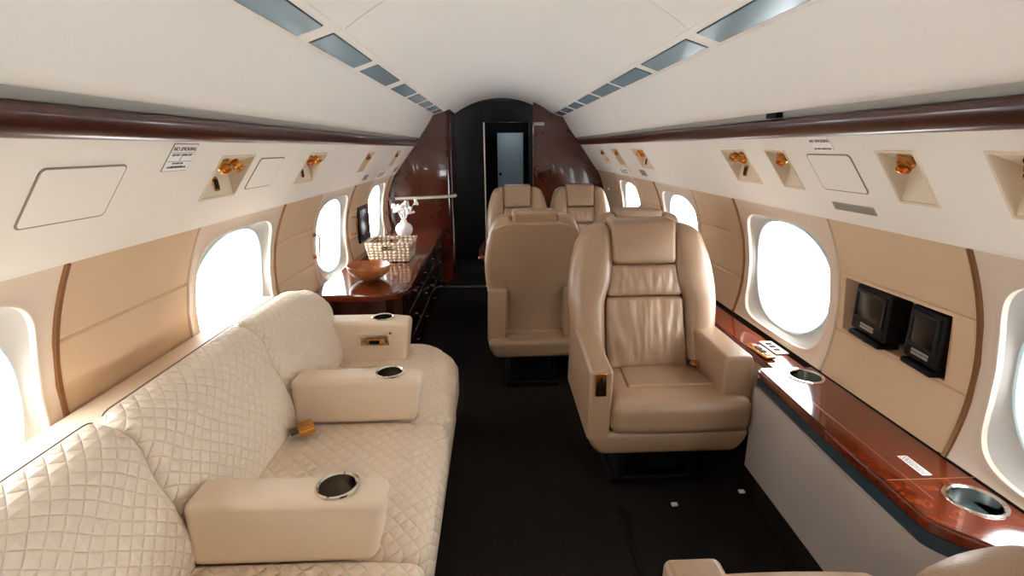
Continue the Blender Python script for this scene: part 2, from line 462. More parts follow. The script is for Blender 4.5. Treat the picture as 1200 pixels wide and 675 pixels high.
# rear bulkhead behind the camera and outer skirt that closes the shell
g = G(); g.box(-1.3, 1.3, Y0 - .05, Y0, -.05, 2.0); g.build('wall_rear', 'ivory', kind='structure')

# ceiling light panels
starts = [1.095, 1.73, 2.345, 3.02, 3.57, 4.06, 4.50, 4.88]; ends = [1.632, 2.245, 2.87, 3.47, 3.97, 4.41, 4.80, 5.15]
startsR = [1.22-.01, 1.838, 2.47, 3.06, 3.65, 4.27, 4.80, 5.28]; endsR = [1.746, 2.38, 3.0, 3.565, 4.165, 4.68, 5.18, 5.65]
nth = ['first', 'second', 'third', 'fourth', 'fifth', 'sixth', 'seventh', 'eighth']
startsR[0] = 1.16
def vent(s, x, y, off):
    # point on the strip between (.655,1.682) and (.545,1.719)
    f = (.655 - x) / .11; n = Vector((-.037, 0, -.11)).normalized()
    return Vector((s * (x + n.x * off), y, 1.682 + .037 * f + n.z * off))
# (the strip normal pointing into the cabin is down and inwards)
for s in (-1, 1):
    for i in range(8):
        ya, yb = (starts[i], ends[i]) if s < 0 else (startsR[i], endsR[i])
        o = thing('ceiling_light_panel', 'blue-grey acrylic ceiling light panel, %s from the camera in the %s row' % (nth[i], SIDE[s]), 'ceiling light', vent(s, .60, (ya+yb)/2, 0), 'ceiling light panels, %s row' % SIDE[s])
        def slab(x0, x1, y0, y1, a, b):
            q = [vent(s, x, y, h) for h in (a, b) for x, y in ((x0, y0), (x0, y1), (x1, y1), (x1, y0))]
            return q, [(0, 1, 2, 3), (4, 7, 6, 5), (0, 4, 5, 1), (1, 5, 6, 2), (2, 6, 7, 3), (3, 7, 4, 0)]
        g = G(); g.add(*slab(.642, .563, ya, yb, -.002, .0015)); g.build('frame', 'dim', o, smooth=False)
        g = G(); g.add(*slab(.6395, .5655, ya + .004, yb - .004, 0, .004)); g.build('diffuser', 'lens', o, bevel=.001)

# ------------------------------------------------------------------ overhead panel fittings
def light_thing(s, ya, yb, nl, sw, label):
    o = thing('reading_light', label, 'reading light', psu(s, (ya+yb)/2, TL), 'reading lights in the overhead panels')
    P = lambda y, t, off=0: psu(s, y, t, off)
    dx, dz = .984, 1.318
    Da, Db = Vector((s*dx, ya, dz)), Vector((s*dx, yb, dz))
    a0, a1, b0, b1 = P(ya, TL), P(ya, TH), P(yb, TL), P(yb, TH)
    g = G(); g.add([a0, b0, Db, Da, a1, b1], [(0, 1, 2, 3), (3, 2, 5, 4), (0, 3, 4), (1, 5, 2)])
    # raised rim
    e = .004
    ring = [[P(ya-e, TL-.014), P(yb+e, TL-.014), P(yb+e, TH+.014), P(ya-e, TH+.014)], [P(ya-e, TL-.014, .003), P(yb+e, TL-.014, .003), P(yb+e, TH+.014, .003), P(ya-e, TH+.014, .003)],
            [P(ya+e*.6, TL+.008, .003), P(yb-e*.6, TL+.008, .003), P(yb-e*.6, TH-.008, .003), P(ya+e*.6, TH-.008, .003)], [P(ya+e*.6, TL+.008, -.003), P(yb-e*.6, TL+.008, -.003), P(yb-e*.6, TH-.008, -.003), P(ya+e*.6, TH-.008, -.003)]]
    g.grid(ring, closed=True); g.build('housing', 'housing', o, smooth=False)
    for q in range(nl):
        f = .5 if nl == 1 else (.3, .68)[q]
        y = ya + (yb-ya)*f; base = Vector((s*.925, y, 1.337))
        ax = Vector((-s*.55, -.35 + .5*q, -.8)).normalized(); rot = Vector((0, 0, 1)).rotation_difference(ax).to_matrix()
        g = G()
        prof = [(1e-4, -.004), (.025, -.004), (.026, .001), (.018, .003), (.013, .006), (.013, .009), (.019, .012), (.0205, .018), (.019, .024), (.015, .026), (.0165, .030), (.0165, .036), (.013, .037), (.012, .030), (1e-4, .029)]
        rows = [[base + rot @ Vector((r*math.cos(2*PI*k/20), r*math.sin(2*PI*k/20), z)) for k in range(20)] for r, z in prof]
        g.grid(rows, closed=True); g.build('lamp_head', 'gold', o)
    if sw:
        y = ya + (yb-ya)*(.53 if s < 0 else .74)
        bk = lambda yy, t, off: Vector((s*(.974 + (dx-.974)*t - off), yy, 1.226 + (dz-1.226)*t))
        g = G()
        for dy, h0, h1, z0 in ((.015, .22, .68, .002),):
            q = [bk(y+u*dy, t, z) for z in (0, .005) for u, t in ((-1, .2), (1, .2), (1, .68), (-1, .68))]
            g.add(q, [(0, 1, 2, 3), (4, 7, 6, 5), (0, 4, 5, 1), (1, 5, 6, 2), (2, 6, 7, 3), (3, 7, 4, 0)])
        b = g.build('switch_plate', 'gold', o, bevel=.002)
        g = G(); q = [bk(y+u*.010, t, z) for z in (.003, .008) for u, t in ((-1, .28), (1, .28), (1, .60), (-1, .60))]
        g.add(q, [(0, 1, 2, 3), (4, 7, 6, 5), (0, 4, 5, 1), (1, 5, 6, 2), (2, 6, 7, 3), (3, 7, 4, 0)]); g.build('rocker', 'black', b, bevel=.001)
    return o
LL = ['gold double reading light beside the no smoking placard in the left overhead panel',
      'gold reading light in the left overhead panel, second from the camera',
      'small gold reading light in the left overhead panel, third from the camera',
      'small gold reading light in the left overhead panel nearest the wood bulkhead']
LR = ['large gold reading light cut by the right edge of the photo', 'gold reading light in the right overhead panel above the two black monitors',
      'gold single reading light in the right overhead panel just left of the blank hatch', 'gold double reading light with black switch above the big window behind the front armchair',
      'gold double reading light with dark switch in the right panel beside the far armchairs', 'small gold reading light directly above the right exit sign', 'small gold reading light at the far end of the right overhead panel']
for s, L in ((-1, LL), (1, LR)):
    for l, lab in zip(LIGHTS[s], L): light_thing(s, l[0], l[1], l[2], l[3], lab)

def plate(s, ya, yb, t0, t1, th, rad=.006, n=6):
    """thin rounded plate lying on the sloped overhead panel"""
    L = .3213; loop = []
    for cy, ct, a0 in ((ya+rad, t0+rad/L, PI), (yb-rad, t0+rad/L, 1.5*PI), (yb-rad, t1-rad/L, 0), (ya+rad, t1-rad/L, .5*PI)):
        for k in range(n+1):
            a = a0 + PI/2*k/n; loop.append((cy + rad*math.cos(a), ct + rad/L*math.sin(a)))
    g = G(); m = len(loop)
    g.add([psu(s, y, t, -.001) for y, t in loop] + [psu(s, y, t, th) for y, t in loop], [tuple(range(m)), tuple(range(m, 2*m))] + [(i, (i+1) % m, m+(i+1) % m, m+i) for i in range(m)])
    return g
def mount(name, lab, cat, s, ya, yb, t0, t1, grp=None): return thing(name, lab, cat, psu(s, (ya+yb)/2, t0), grp)
for s, ya, yb, t0, t1, lab in ((-1, .968, 1.192, .36, .776, 'large blank ivory hatch in the left overhead panel above the near sofa window'),
                               (-1, 1.866, 2.075, .38, .777, 'blank ivory hatch in the left overhead panel between the first two reading lights'),
                               (1, 1.416, 1.616, .37, .777, 'blank ivory hatch in the right overhead panel under the no smoking placard')):
    o = mount('overhead_hatch', lab, 'hatch', s, ya, yb, t0, t1, 'overhead hatches')
    plate(s, ya-.0015, yb+.0015, t0-.005, t1+.005, .0022, .013).build('gasket', 'groove', o, smooth=False)
    plate(s, ya+.002, yb-.002, t0+.006, t1-.006, .0028, .011).build('door', 'ivory', o, smooth=False)
for s, ya, yb, t0, t1, lab in ((1, 1.43, 1.615, .125, .215, 'warm grey slotted grille under the hatch in the right overhead panel'),
                               (-1, 3.75, 3.87, .06, .20, 'small grey grille left of the left exit sign'), (1, 3.72, 3.86, .09, .25, 'small grey grille right of the right exit sign'),
                               (-1, 4.86, 4.98, .10, .25, 'small grey grille at the far end of the left overhead panel')):
    o = mount('air_grille', lab, 'air grille', s, ya, yb, t0, t1, 'overhead air grilles')
    plate(s, ya, yb, t0, t1, .002, .003).build('plate', 'slot', o, smooth=False)
    for k in range(5):
        t = t0 + (t1-t0)*(k+1)/6
        plate(s, ya+.006, yb-.006, t-.004, t+.004, .0032, .0008, 2).build('slat', 'groove', o, smooth=False)

def frame4(s, y, t, off):
    u = Vector((0, -s, 0)); v = (psu(s, 0, 1) - psu(s, 0, 0)).normalized(); w = u.cross(v)
    p = psu(s, y, t, off); return Matrix(((u.x, v.x, w.x, p.x), (u.y, v.y, w.y, p.y), (u.z, v.z, w.z, p.z), (0, 0, 0, 1)))
def rows_marks(s, o, yc, t, n, wid):
    g = G()
    for k in range(n):
        tt = t - k * .032; y = yc - wid/2; 
        while y < yc + wid/2 - .004:
            q = random.uniform(.004, .011); e = min(y+q, yc+wid/2)
            a = plate(s, y, e, tt-.008, tt+.008, .0026, .0008, 1); g.add(a.v, a.f); y += q + .003
    g.build('small_print', 'ink', o, smooth=False)
# no smoking placards
o = mount('no_smoking_placard', 'white no smoking placard on the left overhead panel above the sofa', 'sign', -1, 1.327, 1.432, .70, .95)
plate(-1, 1.325, 1.434, .695, .952, .001, .003).build('border', 'groove', o, smooth=False)
plate(-1, 1.328, 1.431, .702, .946, .002, .002).build('plate', 'white', o, smooth=False)
text('lettering', 'NO SMOKING', .0155, 'red', frame4(-1, 1.3795, .905, .0024), o, 1.0)
text('lettering', 'LIFE VEST  UNDER SEAT', .0085, 'ink', frame4(-1, 1.3795, .850, .0024), o, .95)
g = G()
for t in (.872, .790): a = plate(-1, 1.33, 1.429, t-.002, t+.002, .0024, .0004, 1); g.add(a.v, a.f)
a = plate(-1, 1.378, 1.381, .798, .838, .0024, .0004, 1); g.add(a.v, a.f); g.build('rule', 'groove', o, smooth=False)
rows_marks(-1, o, 1.3795, .772, 2, .05); rows_marks(-1, o, 1.3795, .735, 1, .08)
o = mount('no_smoking_placard', 'small white no smoking placard above the blank hatch on the right overhead panel', 'sign', 1, 1.467, 1.562, .80, .975)
plate(1, 1.468, 1.562, .815, .975, .002, .002).build('plate', 'white', o, smooth=False)
text('lettering', 'NO SMOKING', .0145, 'red', frame4(1, 1.515, .925, .0024), o)
text('lettering', 'LIFE VEST UNDER SEAT', .0078, 'ink', frame4(1, 1.515, .842, .0024), o)
for s, y, lab in ((-1, 4.33, 'white exit sign on the lower edge of the left overhead panel'), (1, 4.36, 'white exit sign on the lower edge of the right overhead panel')):
    o = mount('exit_sign', lab, 'sign', s, y-.17, y+.17, 0, .2, 'exit signs')
    plate(s, y-.185, y+.185, .0, .235, .006, .006).build('plate', 'white', o, smooth=False)
    text('lettering', 'EXIT', .062, 'ink', frame4(s, y, .115, .0065), o, 1.9)

# ------------------------------------------------------------------ sofa (left)
def sofa():
    S = thing('sofa', 'long cream quilted sofa along the left cabin wall', 'sofa', (-.6, 1.2, 0))
    # seat cushions
    for i, (a, b) in enumerate(((-.25, .40), (.40, 1.025), (1.025, 1.655), (1.655, 2.43))):
        def fn(p, w, i=i, b=b):
            p.z += .006 * (1 - w[0]**2) * (1 - w[1]**2) * (1 if w[2] > 0 else 0)
            if p.x > -.5 and w[2] > -.5: p.z -= .02 * ((p.x + .5) / .25) ** 2
            if i == 3 and p.y > 2.15:           # rounded far front corner
                u, v = max(0, (p.x + .50) / .24), (p.y - 2.15) / .28
                q = math.hypot(u, v) or 1; m = max(u, v) / q
                if u > 0: p.x = -.50 + .24 * u * m
                p.y = 2.15 + .28 * v * m
                if p.x < -.50: p.y = 2.15 + (p.y - 2.15) * (1 - .45 * sm((-.50 - p.x) / .12))
            return p
        g = G(); g.rbox((-.565, (a+b)/2, .35), (.305, (b-a)/2 - .001, .087), .035 if i != 3 else .05, (10, 8, 2), 4, fn); g.build('seat_cushion', 'quilt_seat', S)
    # backrest cushions, profile (x, z) lofted along y
    prof = [(-.80, .40), (-.785, .47), (-.79, .52), (-.815, .60), (-.845, .665), (-.852, .70), (-.858, .735), (-.872, .765), (-.895, .79), (-.925, .806), (-.95, .812), (-.965, .80), (-.97, .77), (-.97, .60), (-.965, .42)]
    n = len(prof)
    for (a, b) in ((-.22, .405), (.405, 1.03), (1.03, 1.655), (1.655, 2.29)):
        rad = .035; rows = []; L = b - a
        ds = [0, .0015, .005, .012, .022, .035] + [.035 + (L-.07)*k/10 for k in range(1, 10)] + [L-.035, L-.022, L-.012, L-.005, L-.0015, L]
        for d in ds:
            e = min(d, L-d); ins = 0 if e >= rad else rad - math.sqrt(max(0, rad*rad - (rad-e)**2))
            ins *= .8; r = []
            for k, (x, z) in enumerate(prof):
                x0, z0 = prof[max(k-1, 0)]; x1, z1 = prof[min(k+1, n-1)]
                tx, tz = x1-x0, z1-z0; q = math.hypot(tx, tz); nx, nz = tz/q, -tx/q     # outward
                bul = .010 * math.sin(PI * d / L) * math.sin(PI * min(1, k/9))
                X, Z = x + nx*(-ins+bul), z + nz*(-ins+bul); y = a + .002 + d * (L-.004)/L
                f = sm((y-2.0)/.30); Z -= .055 * f * sm((Z-.5)/.3)
                if b > 2: Z += 0; X += .018 * f * math.exp(-((Z-.66)/.05)**2)
                r.append((X, y, Z))
            rows.append(r)
        g = G(); g.grid(rows, closed=True); g.add(rows[0], [tuple(range(n))]); g.add(rows[-1], [tuple(range(n))])
        c = g.build('back_cushion', 'quilt_back', S, ang=75)
        g = G(); pts = []
        for r in rows[3:-3]: pts.append(Vector(r[10]) + Vector((-.006, 0, .001)))
        g.tube(pts, .0018, 6); g.build('piping', 'piping', c)
    # shelf behind the backrest, body and skirt
    g = G(); g.rbox((-1.045, .87, .735), (.085, 1.31, .02), .012, (2, 6, 1)); g.build('back_shelf', 'cream', S)
    g = G(); g.box(-1.07, -.965, -.43, 2.26, .06, .715); g.build('back_frame', 'cream', S)
    g = G(); g.rbox((-.655, .99, .135), (.355, 1.40, .13), .02, (2, 4, 2), 3); g.build('base', 'cream', S)
    # arms standing on the seat
    def arm(y, x0, x1, z0, z1, hw, end=False):
        def fn(p, w):
            if w[1] != 0: p.y += 0
            k = (w[2]+1)/2
            p.y += 0 if not end else 0
            p.x += (.028*k if w[0] > 0 else 0)
            if w[0] > .5: p.z -= .012 * (w[0]-.5)/.5 * k
            p.y = y + (p.y-y) * (1.06 - .12*k)
            return p
        g = G(); g.rbox(((x0+x1)/2, y, (z0+z1)/2), ((x1-x0)/2, hw, (z1-z0)/2), .022, (4, 3, 3), 4, fn)
        a = g.build('armrest', 'cream', S)
        cx = x1 - .09 if not end else x1 - .10
        g = G(); cyl(g, (cx, y+.003, z1-.075), .043, .12); cut(a, g)
        g = G(); g.lathe((cx, y+.003, z1-.003), [(.042, -.07), (.042, .004), (.047, .008), (.051, .006), (.0515, .001)], 40); g.build('cup_rim', 'chrome', a)
        g = G(); g.lathe((cx, y+.003, z1-.072), [(1e-4, 0), (.0425, 0), (.0425, .062)], 32); g.build('cup_holder', 'cupdark', a)
        return a
    arm(.43, -.80, -.375, .436, .603, .057)
    arm(1.055, -.80, -.375, .436, .603, .057)
    arm(1.69, -.80, -.375, .436, .603, .057)
    a = arm(2.255, -.86, -.505, .41, .622, .068, True)
    g = G(); g.box(-.703, -.568, 2.15, 2.215, .510, .566); cut(a, g)
    g = G()
    for (xa, xb, za, zb) in ((-.71, -.561, .562, .571), (-.71, -.561, .503, .512), (-.71, -.700, .503, .571), (-.571, -.561, .503, .571)): g.box(xa, xb, 2.180, 2.195, za, zb, .002)
    b = g.build('pocket_frame', 'cream', a)
    g = G(); g.box(-.675, -.59, 2.19, 2.212, .515, .540, .003); g.build('seat_controller', 'gold', b)
    g = G(); g.box(-.66, -.615, 2.184, 2.192, .519, .534, .002); g.build('buttons', 'black', b)
    return S
sofa()
for (x, y, lab, rz) in ((-.725, 1.555, 'gold seat belt buckle lying between the sofa seat and back cushion', .5),):
    o = thing('belt_buckle', lab, 'seat belt buckle', (x, y, .452))
    g = G(); g.rbox((x, y, .471), (.026, .038, .010), .005, 1, 3); g.build('case', 'gold', o)
    g = G(); g.rbox((x+.004, y, .4825), (.016, .026, .003), .002, 1, 2); b = g.build('lift_lever', 'gold', o)
    g = G(); g.rbox((x-.030, y+.004, .471), (.02, .022, .003), .002, 1, 2); g.build('strap', 'cupdark', o)
    o.rotation_euler = (0, -.12, rz)

# ------------------------------------------------------------------ cabin armchairs
def make_chair(W, label, group, left_arm=True, right_arm=True, slope=.335):
    root = thing('cabin_armchair', label, 'armchair', (0, 0, 0), group)
    B = lambda g, nm, mt='leather', par=None: g.build(nm, mt, par or root, local=True)
    k = W / .32
    lean = lambda z: .03 + max(0, z - .45) * slope
    # pedestal on floor plate
    g = G(); g.rbox((0, .02, .018), (.19*k, .20, .018), .008, 1); g.rbox((0, .02, .12), (.13*k, .15, .09), .02, 2, 3, lambda p, w: Vector((p.x*(1-.25*w[2]), p.y, p.z)))
    for sx in (-1, 1): g.rbox((sx*.15*k, -.02, .11), (.012, .17, .09), .006, 1)
    B(g, 'pedestal', 'metalblack')
    def fr(p, w):
        f = (1 - w[2]) / 2; p.x *= 1 - .16 * f * f; p.y *= 1 - .06 * f * f; return p
    g = G(); g.rbox((0, -.005, .262), (W-.005, .295, .055), .028, 3, 4, fr); B(g, 'base_frame')
    # seat: front roll wraps round the right arm
    xr = W - .005 if right_arm else W - .03; xl = -W + .088 if left_arm else -W + .02
    def sc(p, w):
        t = (p.y + .31) / .40
        if p.y > -.215 and w[0] > 0: p.x = min(p.x, (W - .118 if right_arm else W-.07) + max(0, (-.165 - p.y)) * 1.2)
        if w[2] > 0:
            p.z += .014 * math.exp(-((p.y + .22) / .075) ** 2) * (1 - w[0] ** 4) - .012 * sm((p.y + .1) / .2)
        if w[2] > 0 and w[1] < -.6: p.z -= .0
        p.y -= .012 * (1 - w[0]**2) * (1 if w[1] < -.9 else 0)
        return p
    g = G(); g.rbox(((xl+xr)/2, -.10, .375), ((xr-xl)/2, .215, .07), .045, (12, 12, 3), 5, sc); B(g, 'seat_cushion')
    cxm = (xl + xr) / 2 - .01
    def si(p, w):
        f = (1 - w[1]) / 2
        p.x = cxm + (p.x - cxm) * (1 + .22 * f); p.z += .006 * (1 - w[0]**2) * (1 - w[1]**2) - .012 * sm((p.y + .1) / .2) + .012 * math.exp(-((p.y + .22) / .075) ** 2); return p
    g = G(); g.rbox((cxm, -.045, .438), (.145*k, .15, .014), .012, (8, 8, 1), 4, si); B(g, 'seat_insert')
    # arms
    def arm(sx, x0, x1, ya, yb, za, zb, slope):
        def fn(p, w):
            q = (p.y - ya) / (yb - ya); up = (w[2] + 1) / 2
            p.z += slope * (q - .5) * up; p.x += -sx * .008 * up; return p
        g = G(); g.rbox(((x0+x1)/2, (ya+yb)/2, (za+zb)/2), ((x1-x0)/2, (yb-ya)/2, (zb-za)/2), .017, (2, 6, 4), 4, fn)
        a = B(g, 'armrest')
        return a
    if left_arm:
        a = arm(-1, -W, -W + .088, -.30, .235, .285, .598, .05)
        g = G(); g.rbox((-W+.047, -.302, .52), (.021, .004, .046), .003, 1, 2); c = g.build('control_plate', 'gold', a, local=True)
        g = G(); g.rbox((-W+.047, -.3065, .528), (.005, .002, .022), .0015, 1, 2); g.rbox((-W+.047, -.3065, .49), (.010, .002, .004), .0015, 1, 2); g.build('control_slot', 'black', c, local=True)
    if right_arm: arm(1, W - .112, W, -.270, .235, .285, .606, .0)
    # backrest: shell, wings, gathered centre panels, headrest
    def hw(z): return k * (.328 - .03 * sm((.72 - z) / .3) - .038 * sm((z - .74) / .30))
    def topcut(x, z, zt):
        return z
    def shell(p, w):
        z = .30 + (w[2] + 1) / 2 * .70
        x = w[0] * (hw(z) - .006) * (1 - .17 * sm((.64 - z) / .05))
        f = max(0, (z - .86) / .14); zz = z - .05 * f * (abs(w[0]) ** 6)
        return Vector((x, lean(max(z, .45)) + .115 + w[1] * .028 - .01*w[0]**2, zz))
    g = G(); g.rbox((0, 0, .65), (k*.28, .028, .35), .026, (12, 1, 14), 4, shell); B(g, 'back_shell')
    g = G(); g.rbox((0, .15, .275), (k*.22, .03, .07), .015, 2, 3); B(g, 'back_skirt')
    for sx in (-1, 1):
        def wing(p, w, sx=sx):
            c = (w[2] + 1) / 2; z = .43 + c * .605
            inner = k * (.175 - .045 * sm((z - .70) / .12)); outer = hw(z)
            f = sm((z - .86) / .16); outer -= k * .008 * f * f
            a = (w[0] * sx + 1) / 2; x = inner + (outer - inner) * a
            z -= .045 * f * a ** 3
            d = .075 if w[1] > 0 else .072 + .028 * math.sin(PI * min(1, max(0, a * .9 + .05))) * (1 - .5*f)
            y = lean(z) + .055 + w[1] * d + .012 * a * (1 if w[1] < 0 else 0)
            return Vector((sx * x, y, z))
        g = G(); g.rbox((0, 0, .7), (.08, .07, .30), .05, (5, 3, 14), 5, wing); B(g, 'back_wing')
    def panel(z0, z1, hx0, hx1, out, mat, nm, rad, thick=.06, par=None, wr=0):
        def fn(p, w):
            c = (w[2] + 1) / 2; z = z0 + (z1 - z0) * c; x = w[0] * (hx0 + (hx1 - hx0) * c) * k
            y = lean(z) + .05 + w[1] * thick - (out * (1 - w[0]**2) * (1 - w[2]**2) if w[1] < 0 else 0)
            if wr and w[1] < 0:
                amp = wr * (1 - w[0]**2 * .3) * (.25 + .75 * sm((c - .1) / .6)) * (1 - w[2]**8)
                y += amp * (noise.noise(Vector((x * 26 + 2.5 * (1 - c) * x * 8, z * 5, 3.1 * z0))) + .5 * noise.noise(Vector((x * 55, z * 9, 7))))
            return Vector((x, y, z))
        g = G(); h = (max(hx0, hx1) * k, thick, (z1 - z0) / 2)
        g.rbox((0, 0, (z0+z1)/2), h, rad, (40 if wr else 8, 1, 22 if wr else 8), 4, fn); return g.build(nm, mat, par or root, local=True)
    panel(.43, .730, .178, .170, .022, 'leather_w', 'lower_back', .02, wr=.014)
    panel(.733, .868, .170, .148, .022, 'leather_w', 'lumbar_cushion', .02, wr=.010)
    panel(.872, 1.055, .140, .146, .020, 'leather', 'headrest', .022, .078)
    return root

def copy_tree(o, parent=None):
    c = o.copy(); C.objects.link(c); c.parent = parent
    for ch in list(o.children): copy_tree(ch, c)
    return c

front = make_chair(.32, 'large tan leather armchair facing the camera beside the wood-topped console', 'tan leather cabin armchairs')
front.location = (.572, 2.02, 0)
near = make_chair(.32, 'foreground tan armchair seen from behind, cut off by the bottom edge of the photo', 'tan leather cabin armchairs', slope=.06)
near.location = (.545, .46, 0); near.rotation_euler.z = PI
for o in near.children:                  # upright back, seat pulled forward
    nm = o.data.name.split('.')[0]
    for v in o.data.vertices:
        if nm.startswith('back') or nm in ('lower_back', 'lumbar_cushion', 'headrest'):
            if v.co.z > .45: v.co.z = .45 + (v.co.z - .45) * 1.018
            v.co.y += .045
        elif nm == 'armrest':
            if v.co.z > .4: v.co.z -= .008
            if v.co.y < 0: v.co.y -= (.085 if v.co.x > 0 else .05) * min(1, -v.co.y / .1)
        elif nm != 'pedestal' and v.co.y < 0: v.co.y -= .155 * min(1, -v.co.y / .1)
    for c in o.children: c.location.y -= .044; c.location.z -= .02
pair = make_chair(.262, 'tan armchair on the aisle seen from behind with smooth back shell', 'tan leather cabin armchairs')
pair.location = (.125, 2.985, 0); pair.rotation_euler.z = PI
for (x, y, rz, lab) in ((.672, 2.985, PI, 'tan armchair hidden behind the large front armchair with only its headrest showing'),
                        (.115, 4.28, 0, 'far tan armchair on the aisle facing the camera'),
                        (.660, 4.28, 0, 'far tan armchair by the right wall facing the camera')):
    c = copy_tree(pair); c['label'] = lab; c.location = (x, y, 0); c.rotation_euler.z = rz
o = thing('belt_buckle', 'gold seat belt buckle on the large front armchair beside its right arm', 'seat belt buckle', (.775, 2.0, .44))
g = G(); g.rbox((.775, 2.0, .470), (.030, .020, .009), .005, 1, 3); g.build('case', 'gold', o)
g = G(); g.rbox((.775, 1.998, .481), (.020, .012, .003), .002, 1, 2); g.build('lift_lever', 'gold', o)
g = G(); g.rbox((.775, 2.03, .466), (.022, .02, .004), .002, 1, 2); g.build('strap', 'cupdark', o)

# seat track and loose tags on carpet
o = tag(G().rbox((.388, 1.38, .004), (.012, .32, .004), .003, 1, 2).build('seat_track', 'black'), 'dark seat track on the carpet in front of the large armchair', 'seat track')
for (x, y, lab) in ((.606, 1.70, 'small pale paper tag on the black carpet under the front armchair'), (.905, 1.765, 'small pale paper tag at the foot of the grey console panel')):
    tag(G().rbox((x, y, .006), (.012, .009, .004), .002, 1, 2).build('paper_tag', 'white'), lab, 'tag', 'paper tags on the carpet')

# ------------------------------------------------------------------ console along the right wall
K = thing('side_console', 'wood-topped console with grey front panel along the right wall', 'console', (1.0, 1.3, 0))
def arc(c, r, a0, a1, n=8): return [(c[0]+r*math.cos(a0+(a1-a0)*k/n), c[1]+r*math.sin(a0+(a1-a0)*k/n)) for k in range(n+1)]
def scurve(xa, xb, ya, yb, n=10): return [(xa+(xb-xa)*sm(k/n), ya+(yb-ya)*k/n) for k in range(n+1)]
# near block of the top: front edge x=.87, stepping back to x=.965 near y=.88
front_edge = [(.965, -.3), (.965, .78)] + scurve(.965, .870, .80, .95, 12) + [(.872, 1.2), (.895, 1.74)]
poly = front_edge + [(.905, 1.752), (1.108, 1.752), (1.108, -.3)]
g = G(); g.prism(poly, .526, .560); top = g.build('wood_top', 'woodtop', K, bevel=.012, ang=50)
for (cx, cy, sx, sy, nm) in ((1.034, .99, 1, 1.0, 0), (1.034, 1.668, 1, 1.0, 0)):
    g = G(); cyl(g, (cx, cy, .48), .052, .12, n=40); cut(top, g)
    g = G(); g.lathe((cx, cy, .558), [(.0505, -.06), (.0505, .002), (.054, .0055), (.061, .005), (.063, .001)], 44); r = g.build('cup_rim', 'chrome', K)
    g = G(); g.lathe((cx, cy, .49), [(1e-4, 0), (.051, 0), (.051, .062)], 36); g.build('cup_holder', 'cupdark', r)
# fine joint lines of the lift-up lid
g = G(); g.box(.940, .9425, 1.0, 1.75, .5595, .5606, .0003); g.box(.885, 1.13, 1.073, 1.0755, .5595, .5606, .0003); g.build('lid_joint', 'bronze', K)
def inset(d, z0, z1, y1):
    e = [(x+d, y) for x, y in front_edge[:-1]] + [(.893+d, y1)]
    return e + [(1.07, y1), (1.07, -.3)]
G().prism(inset(.006, 0, 0, 1.745), .490, .527).build('teal_reveal', 'teal', K, ang=50)
G().prism([(x, y) for x, y in [(.955, -.3), (.955, .82), (.868, .96), (.870, 1.2), (.884, 1.735), (1.02, 1.735), (1.02, -.3)]], .15, .491).build('front_panel', 'grey', K, bevel=.004)
G().prism([(.955, -.3), (.955, .82), (.905, .96), (.92, 1.70), (1.0, 1.70), (1.0, -.3)], .0, .151).build('toe_kick', 'carpet', K)
# narrower run of ledge aft of it
g = G(); g.prism([(.965, 1.752), (.965, 5.2), (1.103, 5.2), (1.103, 1.752)], .515, .548); g.build('rear_ledge_top', 'woodtop', K, bevel=.008)
G().prism([(.975, 1.76), (.975, 5.2), (1.05, 5.2), (1.05, 1.76)], .2, .516).build('rear_ledge_panel', 'grey', K)
# seat controller set in the ledge beside the armchair
o = thing('seat_controller', 'gold seat control panel on the wood ledge beside the front armchair', 'control panel', (.998, 1.925, .548))
def rz(p, a, c): 
    return Vector((c[0]+(p.x-c[0])*math.cos(a)-(p.y-c[1])*math.sin(a), c[1]+(p.x-c[0])*math.sin(a)+(p.y-c[1])*math.cos(a), p.z))
cc = (.995, 1.92)
g = G(); g.rbox((.995, 1.92, .556), (.020, .078, .006), .005, 1, 3, lambda p, w: rz(p, .08, cc)); g.build('plate', 'gold', o)
for dy, m in ((-.050, 'bronze'), (-.017, 'black'), (.014, 'black'), (.047, 'bronze')):
    g = G(); g.rbox((.995, 1.92+dy, .5625), (.012, .012, .003), .002, 1, 2, lambda p, w: rz(p, .08, cc)); g.build('button', m, o)
o = thing('phone_jack_plate', 'cream jack plate on the wood ledge beside the gold seat control panel', 'plate', (1.075, 1.965, .548))
g = G(); g.rbox((1.075, 1.965, .5505), (.028, .07, .003), .002, 1, 2); g.build('plate', 'shell', o)
for dy in (-.03, .005, .035):
    g = G(); g.rbox((1.072, 1.965+dy, .554), (.012, .009, .002), .001, 1, 2); g.build('socket', 'black', o)
# small printed label on the lid
o = thing('console_label', 'small white printed label on the wood console top', 'label', (.998, 1.13, .560))
g = G(); g.rbox((1.0, 1.13, .5606), (.013, .042, .0006), .0005, 1, 1); g.build('plate', 'white', o)
g = G()
for xx in (.992, .997, 1.002, 1.007):
    y = 1.092
    while y < 1.166:
        q = random.uniform(.004, .012); g.box(xx-.0012, xx+.0012, y, min(y+q, 1.168), .5610, .5616, .0002, seg=1); y += q + .003
g.build('small_print', 'ink', o, smooth=False)

o = thing('cove_gap', 'small black clip in the shaded cove above the right wood rail', 'gap', (.815, 1.70, 1.452))  # added black solids stand in for a dark gap in the cove cover
g = G(); g.rbox((.822, 1.70, 1.460), (.012, .035, .008), .003, 1, 2); g.build('body', 'black', o)
g = G(); g.rbox((.812, 1.675, 1.459), (.006, .012, .006), .003, 1, 2); g.build('gap_end', 'black', o)

